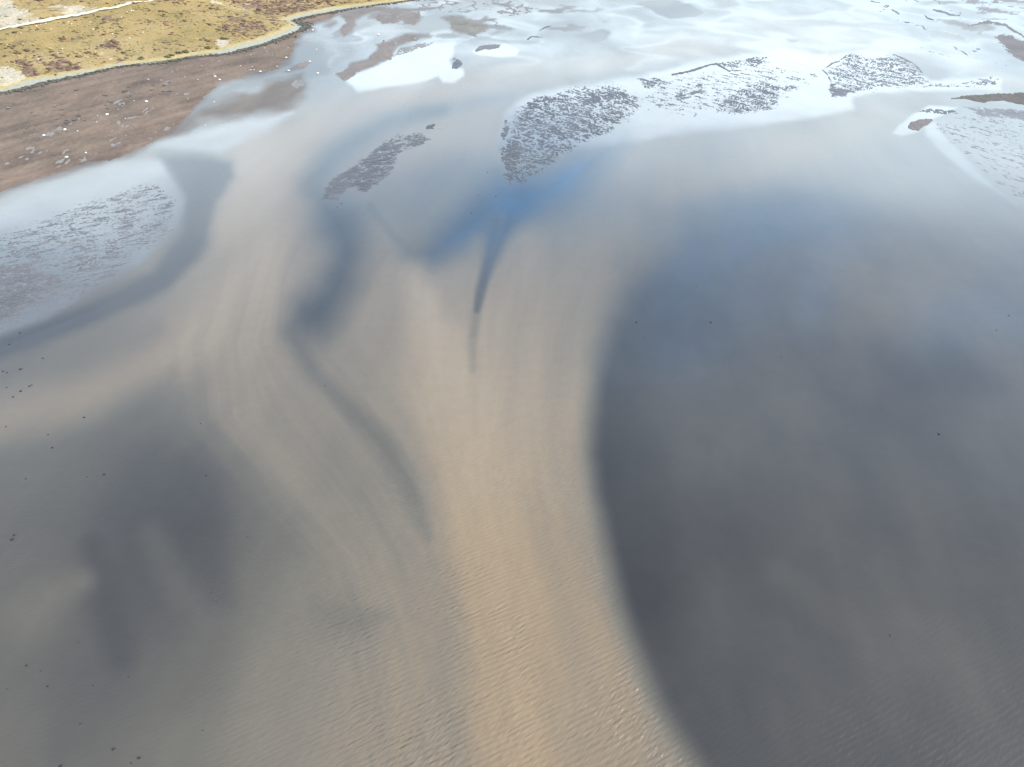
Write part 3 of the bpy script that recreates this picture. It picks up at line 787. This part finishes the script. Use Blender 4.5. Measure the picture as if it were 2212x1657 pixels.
# braids of the upper delta
bank('sandbank', [(c4([(1150, -60), (2400, -60), (2400, 70), (2154, 75), (1900, 50), (1600, 40), (1350, 35), (1150, 5)]), 10, .0), (c4([(1700, 60), (2154, 60), (2400, 90), (2400, 150), (2154, 125), (1900, 90)]), 8, -.25)],
     loops=17, seed=60, base=(.095, .078, .072), step=1.0)
bank('mud_bank', [(c2([(1150, -60), (2150, -60), (2150, 70), (1900, 110), (1740, 105), (1500, 110), (1420, 60), (1250, 60), (1150, 20)]), 10, .05), (c2([(1960, 150), (2080, 150), (2180, 230), (2060, 235)]), 6, -.1)],
     loops=15, seed=61, base=(.095, .074, .062), step=1.0)
bank('mud_bank', [(c3([(20, 110), (90, 20), (180, 5), (300, 30), (390, 75), (330, 110), (240, 150), (140, 130), (60, 120)]), 5, -.1)], lam=(5, 12), seed=62, base=(.11, .092, .08), noise_amp=1.2)
# dark wedge and sickle near the white film
bank('sandbank', [(c2([(1700, 582), (1725, 520), (1740, 488), (1775, 490), (1802, 530), (1762, 572)]), 3, 1.2), (c2([(1690, 505), (1740, 470), (1770, 478), (1720, 515)]), 3, .3)], lam=(2, 4), seed=63, base=(.062, .060, .062), step=.9)
bank('sandbank', [(c2([(1908, 430), (1940, 382), (2040, 368), (2145, 362), (2110, 392), (1980, 418)]), 2.5, 1.1)], lam=(3, 8), seed=64, base=(.085, .078, .072), step=.9)
bank('sandbank', [], lines=[(c3([(300, 330, 8), (330, 305, 8), (420, 310, 6)]), .5), (c3([(400, 255, 7), (450, 225, 8), (500, 215, 4)]), .8)], lam=(3, 8), seed=65, base=GREY, step=1.0)
# mud islands off the shore
for i, (p, a) in enumerate(MUD_ISLES):
    bank('mud_bank', [(p, 9, 0.1 + 0.8 * a)], lam=(3, 7), rot=R(15), seed=70 + i, step=1.0, base=(.110, .084, .066) if i != 2 else (.105, .09, .066), rough=.55, coarse=1.5, noise_amp=1.0)
bank('sandbank', [(c2([(1190, 490), (1280, 395), (1540, 345), (1690, 318), (1510, 385), (1310, 455)]), 4, .25)], lam=(1.6, 4), rot=R(20), seed=78, base=(.125, .112, .098))
bank('sandbank', [(c2([(365, 730), (385, 680), (440, 655), (490, 670), (495, 720), (440, 745)]), 5, .25)], lam=(1.6, 4), rot=R(20), seed=79, base=(.13, .112, .10))
# left flat: ripple crests stand dry, runnels drain it
lf = [(-380, 690), (-150, 560), (0, 500), (120, 450), (260, 400), (345, 385), (388, 430), (384, 480), (350, 530), (280, 580), (200, 640), (100, 690), (0, 722), (-150, 770)]
bank('sandbank', [(lf, 22, .0), ([(-150, 590), (0, 560), (60, 560), (110, 575), (150, 600), (130, 640), (60, 690), (-150, 740)], 26, .5), ([(270, 520), (320, 480), (380, 470), (384, 500), (340, 540), (290, 560)], 18, .08)],
     lam=(1.2, .45), rot=R(30), seed=81, base=(.075, .070, .070), rough=.5, step=.85, coarse=.7, drains=.5)
# the brown mudflat below the beach
bank('mud_flat', [(MUD_MAIN, 8, .72), (MUD_BAY, 4, .6), (WRACK[:15] + c1([(1880, 260), (1700, 380), (1400, 470), (1000, 560), (600, 720), (300, 800), (-300, 950)]), 10, .85)],
     lam=(2.2, 6.5), rot=R(8), seed=85, base=(.106, .073, .050), rough=.8, coarse=1.0, amp=.12, streak=.28, step=1.25)

# ------------------------------------------------------------------ beach and hillside
gx, gy = unproj(*np.array(GRASS_EDGE).T, z=0.7)
bx, by = unproj(*np.array(WRACK).T, z=0.15)
EDGE_W = list(zip(gx, gy))


def resample(px, py, n):
    s = np.concatenate([[0], np.cumsum(np.hypot(np.diff(px), np.diff(py)))])
    t = np.linspace(0, s[-1], n)
    return np.interp(t, s, px), np.interp(t, s, py), t


# beach strip: sand, from the wrack line to the turf edge, both edges ragged
N = 700
s_ = np.linspace(0, 1, N)


def along(px, py):
    k = np.linspace(0, 1, len(px))
    return np.interp(s_, k, px), np.interp(s_, k, py)


ax_, ay_ = along(bx, by); cx_, cy_ = along(gx, gy)
rows = np.linspace(-0.25, 1.05, 14)
BX = np.stack([ax_ + (cx_ - ax_) * r for r in rows]); BY = np.stack([ay_ + (cy_ - ay_) * r for r in rows])
BZ = np.stack([np.full(N, -0.15 + 0.62 * max(0, r + .15)) for r in rows]) + 0.10 * fbm(BX / 5, BY / 5, 3, 5) + 0.03
tag(mesh_grid('beach', BX, BY, BZ, {}, M_BEACH), kind='structure')

LAND = EDGE_W + [(1500, 1500), (1500, 4000), (-4000, 4000), (-4000, 100), (-500, 100)]
LAND = [(float(a), float(b)) for a, b in LAND]


def hill_height(x, y):
    d = sdf_poly(x, y, LAND) + 0.8 * fbm(x / 7, y / 7, 3, 17)
    far = sm(0, 60, d)
    z = 0.42 + 0.75 * sm(-0.8, 2.0, d) + 0.11 * np.clip(d, 0, 40) + 0.17 * np.clip(d - 40, 0, 260) + 0.10 * np.clip(d - 300, 0, 2000)
    z = z + far * (7.0 * fbm(x / 110, y / 110, 3, 3) * sm(20, 160, d) + 1.9 * fbm(x / 28, y / 28, 4, 8)) + 0.25 * fbm(x / 4, y / 4, 3, 2) * sm(0, 6, d)
    gl = dist_line(x, y, GULLY)
    z = z - 1.3 * (1 - sm(0.0, 1.2, gl))
    return z, d


def on_hill(u, v):
    """follow the line of sight of a surveyed point to the hillside"""
    a = (u - CU) / FF; b = (v - CV) / FF
    d = np.array([a, CP - b * SP, -SP - b * CP])
    t = np.linspace(200, 1400, 4801)
    P = d[None] * t[:, None]
    z, _ = hill_height(P[:, 0], P[:, 1])
    below = P[:, 2] + H < z
    i = int(np.argmax(below)) if below.any() else -1
    return P[i, 0], P[i, 1], float(z[i])


GULLY = [(1e6, 1e6, 1), (1e6 + 1, 1e6, 1)]
g_uv = z7([(590, 560), (650, 620), (700, 655), (740, 690), (755, 705)])
GULLY = [on_hill(u, v)[:2] + (1.5,) for u, v in g_uv]

SCREE = [
    (z6([(-300, 480), (-300, -100), (150, -60), (260, 60), (500, 160), (620, 210), (560, 290), (300, 345), (0, 400)]), 14, .62),
    (z6([(560, 60), (900, 20), (1300, 60), (1400, 110), (1250, 180), (900, 240), (760, 200)]), 12, .55),
    (z6([(-300, 900), (0, 890), (200, 900), (300, 990), (390, 1070), (150, 1140), (-300, 1260)]), 10, .75),
    (z6([(1250, 660), (1450, 720), (1620, 830), (1500, 820), (1330, 740)]), 7, .6),
    (z7([(600, -20), (760, 20), (1000, 110), (1250, 190), (1500, 270), (1400, 250), (1100, 160), (850, 110), (650, 40)]), 6, .7),
    (z7([(1000, -10), (1150, 60), (1250, 110), (1120, 70)]), 6, .6),
    (z7([(640, 500), (800, 490), (930, 540), (900, 600), (780, 660), (700, 590)]), 7, .62),
]
HEATHP = [
    (z6([(190, 150), (330, 130), (480, 230), (540, 280), (380, 230)]), 8, .5),
    (z6([(180, 800), (330, 780), (480, 960), (560, 1040), (380, 1050), (280, 930)]), 8, .55),
    (z6([(450, 820), (850, 780), (1100, 870), (1130, 920), (850, 990), (560, 900)]), 10, .45),
    (z6([(1380, 530), (1520, 570), (1620, 640), (1560, 700), (1460, 640)]), 7, .4),
    (z6([(1580, 750), (1700, 790), (1700, 850), (1560, 860)]), 7, .4),
    (z6([(1400, 240), (1560, 200), (1620, 260), (1500, 270)]), 7, .35),
    (z7([(700, -30), (1200, -30), (2300, -30), (2212, 60), (1800, 200), (1500, 240), (1100, 80)]), 16, .42),
    (z7([(880, 250), (1200, 240), (1500, 380), (1350, 470), (1050, 480), (920, 500)]), 14, .34),
]
step = 1.0
ux = np.arange(-760, 420, 2.0)
uy = np.concatenate([np.arange(300, 760, 1.6), np.arange(760, 1300, 6.0)])
HX, HY = np.meshgrid(ux, uy)
HX = HX + 0.0
HZ, HD = hill_height(HX, HY)
hu, hv = proj(HX, HY, HZ)
scree = np.zeros(HX.shape); heath = np.full(HX.shape, 0.26)
hw = 6 * fbm(HX / 16, HY / 16, 3, 19)
for p, f, a in SCREE:
    scree = np.maximum(scree, a * sm(-f, f, sdf_poly(hu, hv, p) + hw))
for p, f, a in HEATHP:
    heath = np.maximum(heath, 0.2 + a * sm(-f, f, sdf_poly(hu, hv, p) + hw))
fringe = (1 - sm(0.5, 4.0, HD + 1.8 * perlin(HX / 5, HY / 5, 7))) * 0.65
tag(mesh_grid('hillside', HX, HY, HZ, {'scree': scree, 'heath': heath, 'fringe': fringe}, M_HILL, keep=HD > -0.7), kind='structure')

# gravel track along the hillside
tr = z6([(-500, 520), (-200, 450), (0, 402), (200, 365), (420, 325), (640, 285), (860, 240), (1080, 200), (1290, 155), (1500, 115), (1700, 65), (1900, 25), (2100, -10), (2400, -60), (2700, -110)])
tw = np.array([on_hill(u, v)[:2] for u, v in tr])
tx, ty, tt = resample(tw[:, 0], tw[:, 1], 400)
nx, ny = -np.gradient(ty), np.gradient(tx)
ln = np.hypot(nx, ny); nx, ny = nx / ln, ny / ln
wv = np.linspace(-1, 1, 9)
TX = np.stack([tx + nx * w * (1.9 + 0.25 * perlin(tt / 6, tt * 0 + w, 4)) for w in wv]); TY = np.stack([ty + ny * w * (1.9 + 0.25 * perlin(tt / 6, tt * 0 + w, 4)) for w in wv])
TZ = hill_height(tx, ty)[0][None] + 0 * TX
TZ = np.maximum(hill_height(TX, TY)[0], TZ) + 0.22 - 0.12 * np.abs(wv)[:, None] ** 3
tag(mesh_grid('gravel_track', TX, TY, TZ, {}, M_TRACK), kind='structure')


# ------------------------------------------------------------------ masses of small things: wrack, heather, tussocks
def clump_mesh(k, seed, sharp=0.35):
    bm = bmesh.new()
    bmesh.ops.create_icosphere(bm, subdivisions=k, radius=1.0)
    r = random.Random(seed)
    ph = [r.uniform(0, 6.3) for _ in range(6)]
    for v in bm.verts:
        c = v.co
        f = 1 + sharp * (0.5 * math.sin(3.1 * c.x + ph[0]) + 0.4 * math.sin(4.3 * c.y + ph[1]) + 0.35 * math.sin(5.2 * c.z + 2.5 * c.x + ph[2])) + r.uniform(-.5, .5) * sharp * 0.5
        v.co = c * f
        if v.co.z < -0.35: v.co.z = -0.35
    me = bpy.data.meshes.new('clump')
    bm.to_mesh(me); bm.free()
    return me


def scatter(name, P, size, flat, mat, label=None, kind='stuff', seed=1, aniso=1.0, rotz=None, k=1):
    """many small clumps joined into one object"""
    base = clump_mesh(k, seed)
    nv, nf = len(base.vertices), len(base.polygons)
    co = np.empty(nv * 3); base.vertices.foreach_get('co', co); co = co.reshape(-1, 3)
    fc = np.empty(nf * 3, np.int32); base.polygons.foreach_get('vertices', fc); fc = fc.reshape(-1, 3)
    bpy.data.meshes.remove(base)
    n = len(P)
    r = np.random.default_rng(seed)
    ang = r.uniform(0, 6.28, n) if rotz is None else rotz + r.normal(0, .25, n)
    sx = size * r.uniform(.7, 1.3, n) * aniso; sy = size * r.uniform(.7, 1.3, n); sz = size * flat * r.uniform(.7, 1.3, n)
    jit = 1 + r.uniform(-.18, .18, (n, nv))
    lx = co[None, :, 0] * sx[:, None] * jit; ly = co[None, :, 1] * sy[:, None] * jit; lz = co[None, :, 2] * sz[:, None]
    ca, sa = np.cos(ang)[:, None], np.sin(ang)[:, None]
    V_ = np.stack([P[:, 0, None] + lx * ca - ly * sa, P[:, 1, None] + lx * sa + ly * ca, P[:, 2, None] + lz], -1).reshape(-1, 3)
    F_ = (fc[None] + (np.arange(n) * nv)[:, None, None]).reshape(-1, 3)
    me = bpy.data.meshes.new(name)
    me.vertices.add(len(V_)); me.vertices.foreach_set('co', V_.astype(np.float32).ravel())
    me.loops.add(F_.size); me.loops.foreach_set('vertex_index', F_.astype(np.int32).ravel())
    me.polygons.add(len(F_)); me.polygons.foreach_set('loop_start', (np.arange(len(F_)) * 3).astype(np.int32))
    me.update(calc_edges=True)
    me.materials.append(mat)
    o = bpy.data.objects.new(name, me); C.objects.link(o)
    return tag(o, kind=kind)


# seaweed wrack along the foot of the beach
k = np.linspace(0, 1, len(bx)); q = RNG.beta(1, 1, 2600)
px_ = np.interp(q, k, bx) + RNG.normal(0, .9, 2600); py_ = np.interp(q, k, by) + RNG.normal(0, .9, 2600)
px_ += RNG.exponential(1.0, 2600) * 1.5; py_ -= RNG.exponential(1.0, 2600) * 1.4
scatter('seaweed', np.stack([px_, py_, np.full(2600, .22)], 1), np.clip(RNG.lognormal(-.75, .45, 2600), .2, 1.3), .28, M_WEED, seed=3, aniso=1.5, rotz=1.0)
# heather and tussock clumps on the hillside
cand_x = RNG.uniform(-560, 60, 110000); cand_y = RNG.uniform(360, 760, 110000)
cz, cd = hill_height(cand_x, cand_y)
cu, cv_ = proj(cand_x, cand_y, cz)
vis = (cd > 3) & (cu > -40) & (cu < 1000) & (cv_ > -40)
hn = 0.20 + 0 * cand_x
for p, f, a in HEATHP:
    hn = np.maximum(hn, 0.2 + a * sm(-f, f, sdf_poly(cu, cv_, p)))
sn = 0 * cand_x
for p, f, a in SCREE:
    sn = np.maximum(sn, a * sm(-f, f, sdf_poly(cu, cv_, p)))
tk = dist_line(cand_x, cand_y, [(a, b, 3.2) for a, b in zip(tx[::8], ty[::8])]) > 1
pn = fbm(cand_x / 22, cand_y / 22, 3, 44)
w = vis & tk & (hn * 0.8 + 0.34 * pn - 0.5 * sn > RNG.uniform(.12, .75, 110000))
P = np.stack([cand_x[w], cand_y[w], cz[w] - .05], 1)
scatter('heather', P, np.clip(RNG.lognormal(-.42, .42, w.sum()), .25, 1.8), .42, M_HEATH, seed=5, aniso=1.6, rotz=R(150))
w2 = vis & tk & ~w & (RNG.uniform(0, 1, 110000) < .16 * (1 - sn * .9)) & (pn > -.45)
P = np.stack([cand_x[w2], cand_y[w2], cz[w2] - .05], 1)
scatter('tussocks', P, np.clip(RNG.lognormal(-.45, .35, w2.sum()), .3, 1.6), .4, M_TUSS, seed=6, aniso=1.5, rotz=R(150))


# ------------------------------------------------------------------ stones and shrubs, one object each
def stone_mesh(name, seed, mat, squash, sharp=.3, k=2):
    me = clump_mesh(k, seed, sharp)
    me.name = name
    for v in me.vertices:
        v.co.z *= squash
    me.materials.append(mat)
    return me


PALE = [stone_mesh('pale_boulder', 20 + i, M_PALE, .62) for i in range(4)]
DARK = [stone_mesh('dark_rock', 30 + i, M_DARK, .6) for i in range(4)]
WEEDY = [stone_mesh('weedy_rock', 40 + i, M_WEED, .32) for i in range(4)]
BUFF = [stone_mesh('hill_stone', 50 + i, M_BUFF, .7, k=1) for i in range(3)]
SHRUB = [stone_mesh('shrub', 60 + i, M_SHRUB, .8, sharp=.6) for i in range(3)]
counter = [0]


def place(name, meshes, u, v, wpx, label, cat, group=None, hill=False, z=0.0, aspect=1.0, rot=None):
    """one stone: (u, v) on the 2500 px picture, wpx its width there"""
    i = counter[0]; counter[0] += 1
    r = random.Random(i * 7 + 3)
    if hill:
        x, y, zz_ = on_hill(u / K, v / K)
    else:
        x, y = unproj(u / K, v / K, z); zz_ = z
    d = math.sqrt(x * x + y * y + (H - zz_) ** 2)
    s = 0.5 * wpx / K * d / FF
    o = bpy.data.objects.new(name, meshes[i % len(meshes)])
    C.objects.link(o)
    o.location = (x, y, zz_ + s * 0.12)
    o.scale = (s * aspect * r.uniform(.95, 1.1), s * r.uniform(.8, 1.05), s * r.uniform(.8, 1.05))
    o.rotation_euler = (0, 0, rot if rot is not None else r.uniform(-.5, .5))
    return tag(o, label, cat, group)


ORD = ['first', 'second', 'third', 'fourth', 'fifth', 'sixth', 'seventh', 'eighth', 'ninth', 'tenth', 'eleventh', 'twelfth', 'thirteenth', 'fourteenth', 'fifteenth', 'sixteenth', 'seventeenth', 'eighteenth', 'nineteenth', 'twentieth']


def cells(pts, what, where):
    """a label for each stone: its order from the left among its kind in one named place"""
    names = [where(p[0], p[1]) for p in pts]
    out = [None] * len(pts)
    for c in set(names):
        ids = sorted([i for i, n in enumerate(names) if n == c], key=lambda i: pts[i][0])
        for k, i in enumerate(ids):
            out[i] = ('%s %s' % (what, c)) if len(ids) == 1 else '%s from left of the %ss %s' % (ORD[k], what, c)
    return out


def on_mud(u, v):
    top = np.interp(u, [p[0] * K for p in WRACK[:13]], [p[1] * K for p in WRACK[:13]])
    low = np.interp(u, [0, 115, 269, 415, 540, 720], [473, 430, 388, 338, 207, 130])
    f = (v - top) / max(low - top, 20)
    row = 'close under the beach' if f < .3 else 'halfway down the mudflat' if f < .58 else 'on the lower mudflat'
    col = 'at far left' if u < 130 else 'left of middle' if u < 220 else 'in the middle' if u < 320 else 'right of middle' if u < 470 else 'near its right end' if u < 600 else 'at its right tip'
    return row + ', ' + col


def on_slope(u, v):
    tv = np.interp(u, [0, 80, 200, 300, 380], [73, 59, 36, 20, 0])
    sv = np.interp(u, [p[0] * K for p in GRASS_EDGE[:11]], [p[1] * K for p in GRASS_EDGE[:11]])
    row = 'just below the gravel track' if v - tv < 26 else 'low on the slope above the beach' if sv - v < 45 else 'in the middle of the grass slope'
    return row + (', left part' if u < 150 else ', right part')


G_WB = 'white boulders scattered on the mudflat'
WHITE = [
    (106, 331, 9, 'largest white boulder on the left mudflat, beside a dark wet puddle', None),
    (261, 280, 10, 'white boulder with a dark stone touching its left side, mid mudflat', None),
    (357, 248, 9, 'white boulder at the end of a sandy streak on the mudflat', None),
    (162, 384, 9, 'white boulder nearest the lower edge of the brown mud', None),
    (209, 373, 7, 'small white boulder up the mud from the lowest white boulder', None),
    (158, 317, 9, 'white boulder with dark base in the grey puddled mud', None),
    (635, 175, 9, 'round white boulder at the end of the dark ribbed mud patch', None),
    (704, 173, 8, 'white boulder below the brown mud spit in grey water', None),
    (775, 179, 8, 'lone white boulder in grey water right of the mud spit', None),
    (756, 151, 9, 'white boulder on the upper tip of the narrow mud spit', None),
    (536, 195, 8, 'lower white boulder of the stepped pair on the mud', None),
    (525, 187, 8, 'upper white boulder of the stepped pair with dark side on the mud', None),
    (698, 141, 8, 'white boulder in shallow water at the ragged end of the mud', None),
    (763, 74, 8, 'white boulder in shallow water straight off the tip of the grassy point', None),
    (923, 85, 8, 'white boulder on a thin mud streak in the upper channel', None),
]
for u, v, w_, l, g in WHITE:
    place('boulder', PALE, u, v, w_ * .7, l, 'boulder', 'white boulders on the mudflat and shallows', z=.05)
SMALL = [(189, 320, 6), (238, 282, 5), (306, 290, 6), (327, 246, 5), (362, 194, 6), (483, 194, 5), (452, 188, 5), (236, 298, 5), (676, 162, 6), (612, 171, 6), (620, 171, 5),
                 (523, 181, 5), (587, 161, 6), (612, 134, 5), (652, 127, 5), (492, 161, 5), (534, 149, 4), (646, 117, 4)]
for (u, v, w_), l in zip(SMALL, cells(SMALL, 'small white boulder', on_mud)):
    place('boulder', PALE, u, v, w_ * .5, l, 'boulder', G_WB, z=.1)
SMALL = [(703, 117, 6), (772, 121, 7), (751, 74, 5), (743, 78, 4), (847, 123, 6), (966, 106, 6), (1013, 94, 5), (844, 163, 6), (805, 164, 5), (501, 306, 5), (523, 249, 6)]
for (u, v, w_), l in zip(SMALL, cells(SMALL, 'small white boulder', lambda u, v: 'in shallow water off the grassy point' if v < 125 and u < 790 else 'in the shallows of the upper channel' if u > 790 else 'in the shallows below the mud')):
    place('boulder', PALE, u, v, w_ * .5, l, 'boulder', 'white boulders standing in the shallows', z=.03)

WR = [(p[0] * K, p[1] * K, 6.5, 1.3) for p in z8([(300, 265), (1110, 248), (1150, 233), (1210, 298), (1195, 315), (905, 370), (950, 390), (905, 470), (510, 568), (355, 633), (355, 660), (350, 687), (460, 625), (215, 622), (290, 488),
             (1740, 120), (1670, 155), (1515, 160), (1735, 237), (1650, 240), (1190, 183), (880, 425), (230, 700), (590, 628), (485, 222), (1500, 222), (870, 295), (300, 560)])]
WR += [(p[0] * K, p[1] * K, 5.2, 1.4) for p in crop([(1370, 425), (1655, 357), (730, 910), (610, 918), (690, 848), (1325, 785), (1370, 895), (1180, 720), (800, 1120), (630, 1148), (575, 1190), (550, 1272), (300, 650), (190, 635), (180, 755),
               (525, 663), (780, 370), (340, 450), (870, 467), (810, 487), (2060, 1010), (1700, 905), (1240, 1120)], 0, 180, 8.848)]
for (u, v, w_, a), l in zip(WR, cells(WR, 'dark weedy rock', on_mud)):
    place('rock', WEEDY, u, v, w_ * random.Random(counter[0]).uniform(.7, 1.35), l, 'rock', 'dark weedy rocks on the mudflat', z=.1, aspect=a)

DK = [
    (278, 1828, 8, 'squarish black rock in grey water near the lower left corner, left one of two'),
    (340, 1850, 8, 'squarish black rock in grey water near the lower left corner, right one of two'),
    (148, 1870, 8, 'black rock cut by the lower edge of the picture at far left'),
    (35, 1306, 7, 'upper black rock of the close pair beside the left edge'),
    (30, 1317, 8, 'lower black rock of the close pair beside the left edge'),
    (65, 1625, 6, 'flat black rock between the close pair and the bottom left corner'),
    (116, 1675, 5, 'small black rock in ruffled grey water above the corner rocks'),
    (314, 1652, 4, 'tiny black rock straight above the two squarish rocks'),
    (51, 955, 6, 'black rock in the pale band of water by the left edge, lowest of its cluster'),
    (51, 901, 7, 'long black rock at the top of the cluster by the left edge'),
    (205, 1019, 6, 'black rock alone on milky water right of the left edge cluster'),
    (128, 1093, 6, 'black rock alone in pale grey water below the left edge cluster'),
    (255, 1158, 6, 'black rock alone at the edge of the dark left pool'),
    (504, 1161, 5, 'black rock alone inside the dark left pool'),
    (1736, 787, 7, 'larger black rock in the blue grey pool right of the plume'),
    (1554, 787, 6, 'black rock nearest the plume edge in the blue grey pool'),
    (2293, 1060, 6, 'black rock alone in the wide dark water at right'),
    (2174, 1551, 5, 'black rock alone in the dark lower right water'),
    (833, 497, 4, 'tiny black rock just below the tip of the small rippled island'),
]
for u, v, w_, l in DK:
    place('rock', DARK, u, v, w_ * .8, l, 'rock', 'black rocks in the shallow water', z=.02)
TINY = [(48, 813, 5), (23, 841, 4), (105, 875, 5), (7, 907, 5), (17, 910, 5), (72, 943, 5), (78, 940, 4), (32, 969, 5), (16, 946, 4), (15, 1042, 4), (118, 1061, 4), (63, 1169, 4), (213, 1164, 3.5),
                 (490, 1034, 3.5), (605, 1311, 3.5), (196, 1766, 4), (191, 1567, 4), (516, 1446, 3.5), (528, 1469, 3.5), (18, 1682, 3.5), (227, 1673, 3.5), (321, 1863, 4), (100, 1638, 3.5), (495, 1783, 3.5)]
for (u, v, w_), l in zip(TINY, cells(TINY, 'tiny black rock', lambda u, v: 'in the upper left shallows' if v < 1000 else 'in the middle left shallows' if v < 1400 else 'in the lower left shallows')):
    place('rock', DARK, u, v, w_ * .8, l, 'rock', 'tiny black rocks in the left shallows', z=.02)
TINY = [(1701, 699, 3.5), (1572, 825, 3.5), (1908, 871, 3.5), (1654, 937, 3.5), (2433, 806, 3.5), (2464, 771, 3.5)]
for (u, v, w_), l in zip(TINY, cells(TINY, 'tiny black rock', lambda u, v: 'in the dark pool right of the plume')):
    place('rock', DARK, u, v, w_ * .8, l, 'rock', 'tiny black rocks in the right water', z=.02)
TINY = [(824, 505, 3.5), (1190, 421, 3.5), (1167, 477, 3.5), (1151, 520, 3.5), (1211, 480, 4), (812, 669, 3.5), (793, 942, 3.5)]
for (u, v, w_), l in zip(TINY, cells(TINY, 'tiny black rock', lambda u, v: 'in the blue water below the rippled islands' if v < 600 else 'in the silty water below the blue tongue')):
    place('rock', DARK, u, v, w_ * .8, l, 'rock', 'tiny black rocks between the islands', z=.02)

HS = [(p[0] * K, p[1] * K) for p in z6([(1775, 147), (1800, 148), (1715, 165), (1640, 235), (1215, 300), (925, 300), (495, 355), (690, 398), (555, 340), (970, 325), (285, 450), (100, 610), (1750, 520), (1710, 540), (1075, 885), (1290, 700),
             (780, 720), (520, 800), (1330, 795), (840, 660), (1260, 400), (1520, 460), (1580, 165), (1930, 440), (620, 320)])]
for (u, v), l in zip(HS, cells(HS, 'pale stone', on_slope)):
    place('stone', BUFF, u, v, random.Random(counter[0]).uniform(2.4, 4.2), l, 'stone', 'pale stones on the hillside', hill=True)
for (u, v, w_, l) in [(452, 128, 9, 'dark rounded shrub at the foot of the hill, rightmost of the shoreline row'), (440, 131, 8, 'dark rounded shrub at the foot of the hill, second from right in the shoreline row'),
                      (420, 136, 8, 'brown shrub just above the beach, left in the shoreline row'), (408, 140, 9, 'broad brown shrub just above the beach, leftmost of the shoreline row'),
                      (345, 144, 10, 'dark green shrub alone on the turf edge above the beach'), (548, 96, 12, 'long low dark shrub in the bare sandy hollow'), (506, 118, 9, 'green shrub beside the narrow gully'),
                      (136, 183, 4, 'tiny dark shrub on the turf edge at left'), (714, 62, 5, 'small dark shrub on the very tip of the grassy point')]:
    place('shrub', SHRUB, u, v, w_, l, 'shrub', 'shrubs along the foot of the hill', hill=True, aspect=1.3)
print('objects', len(bpy.data.objects))
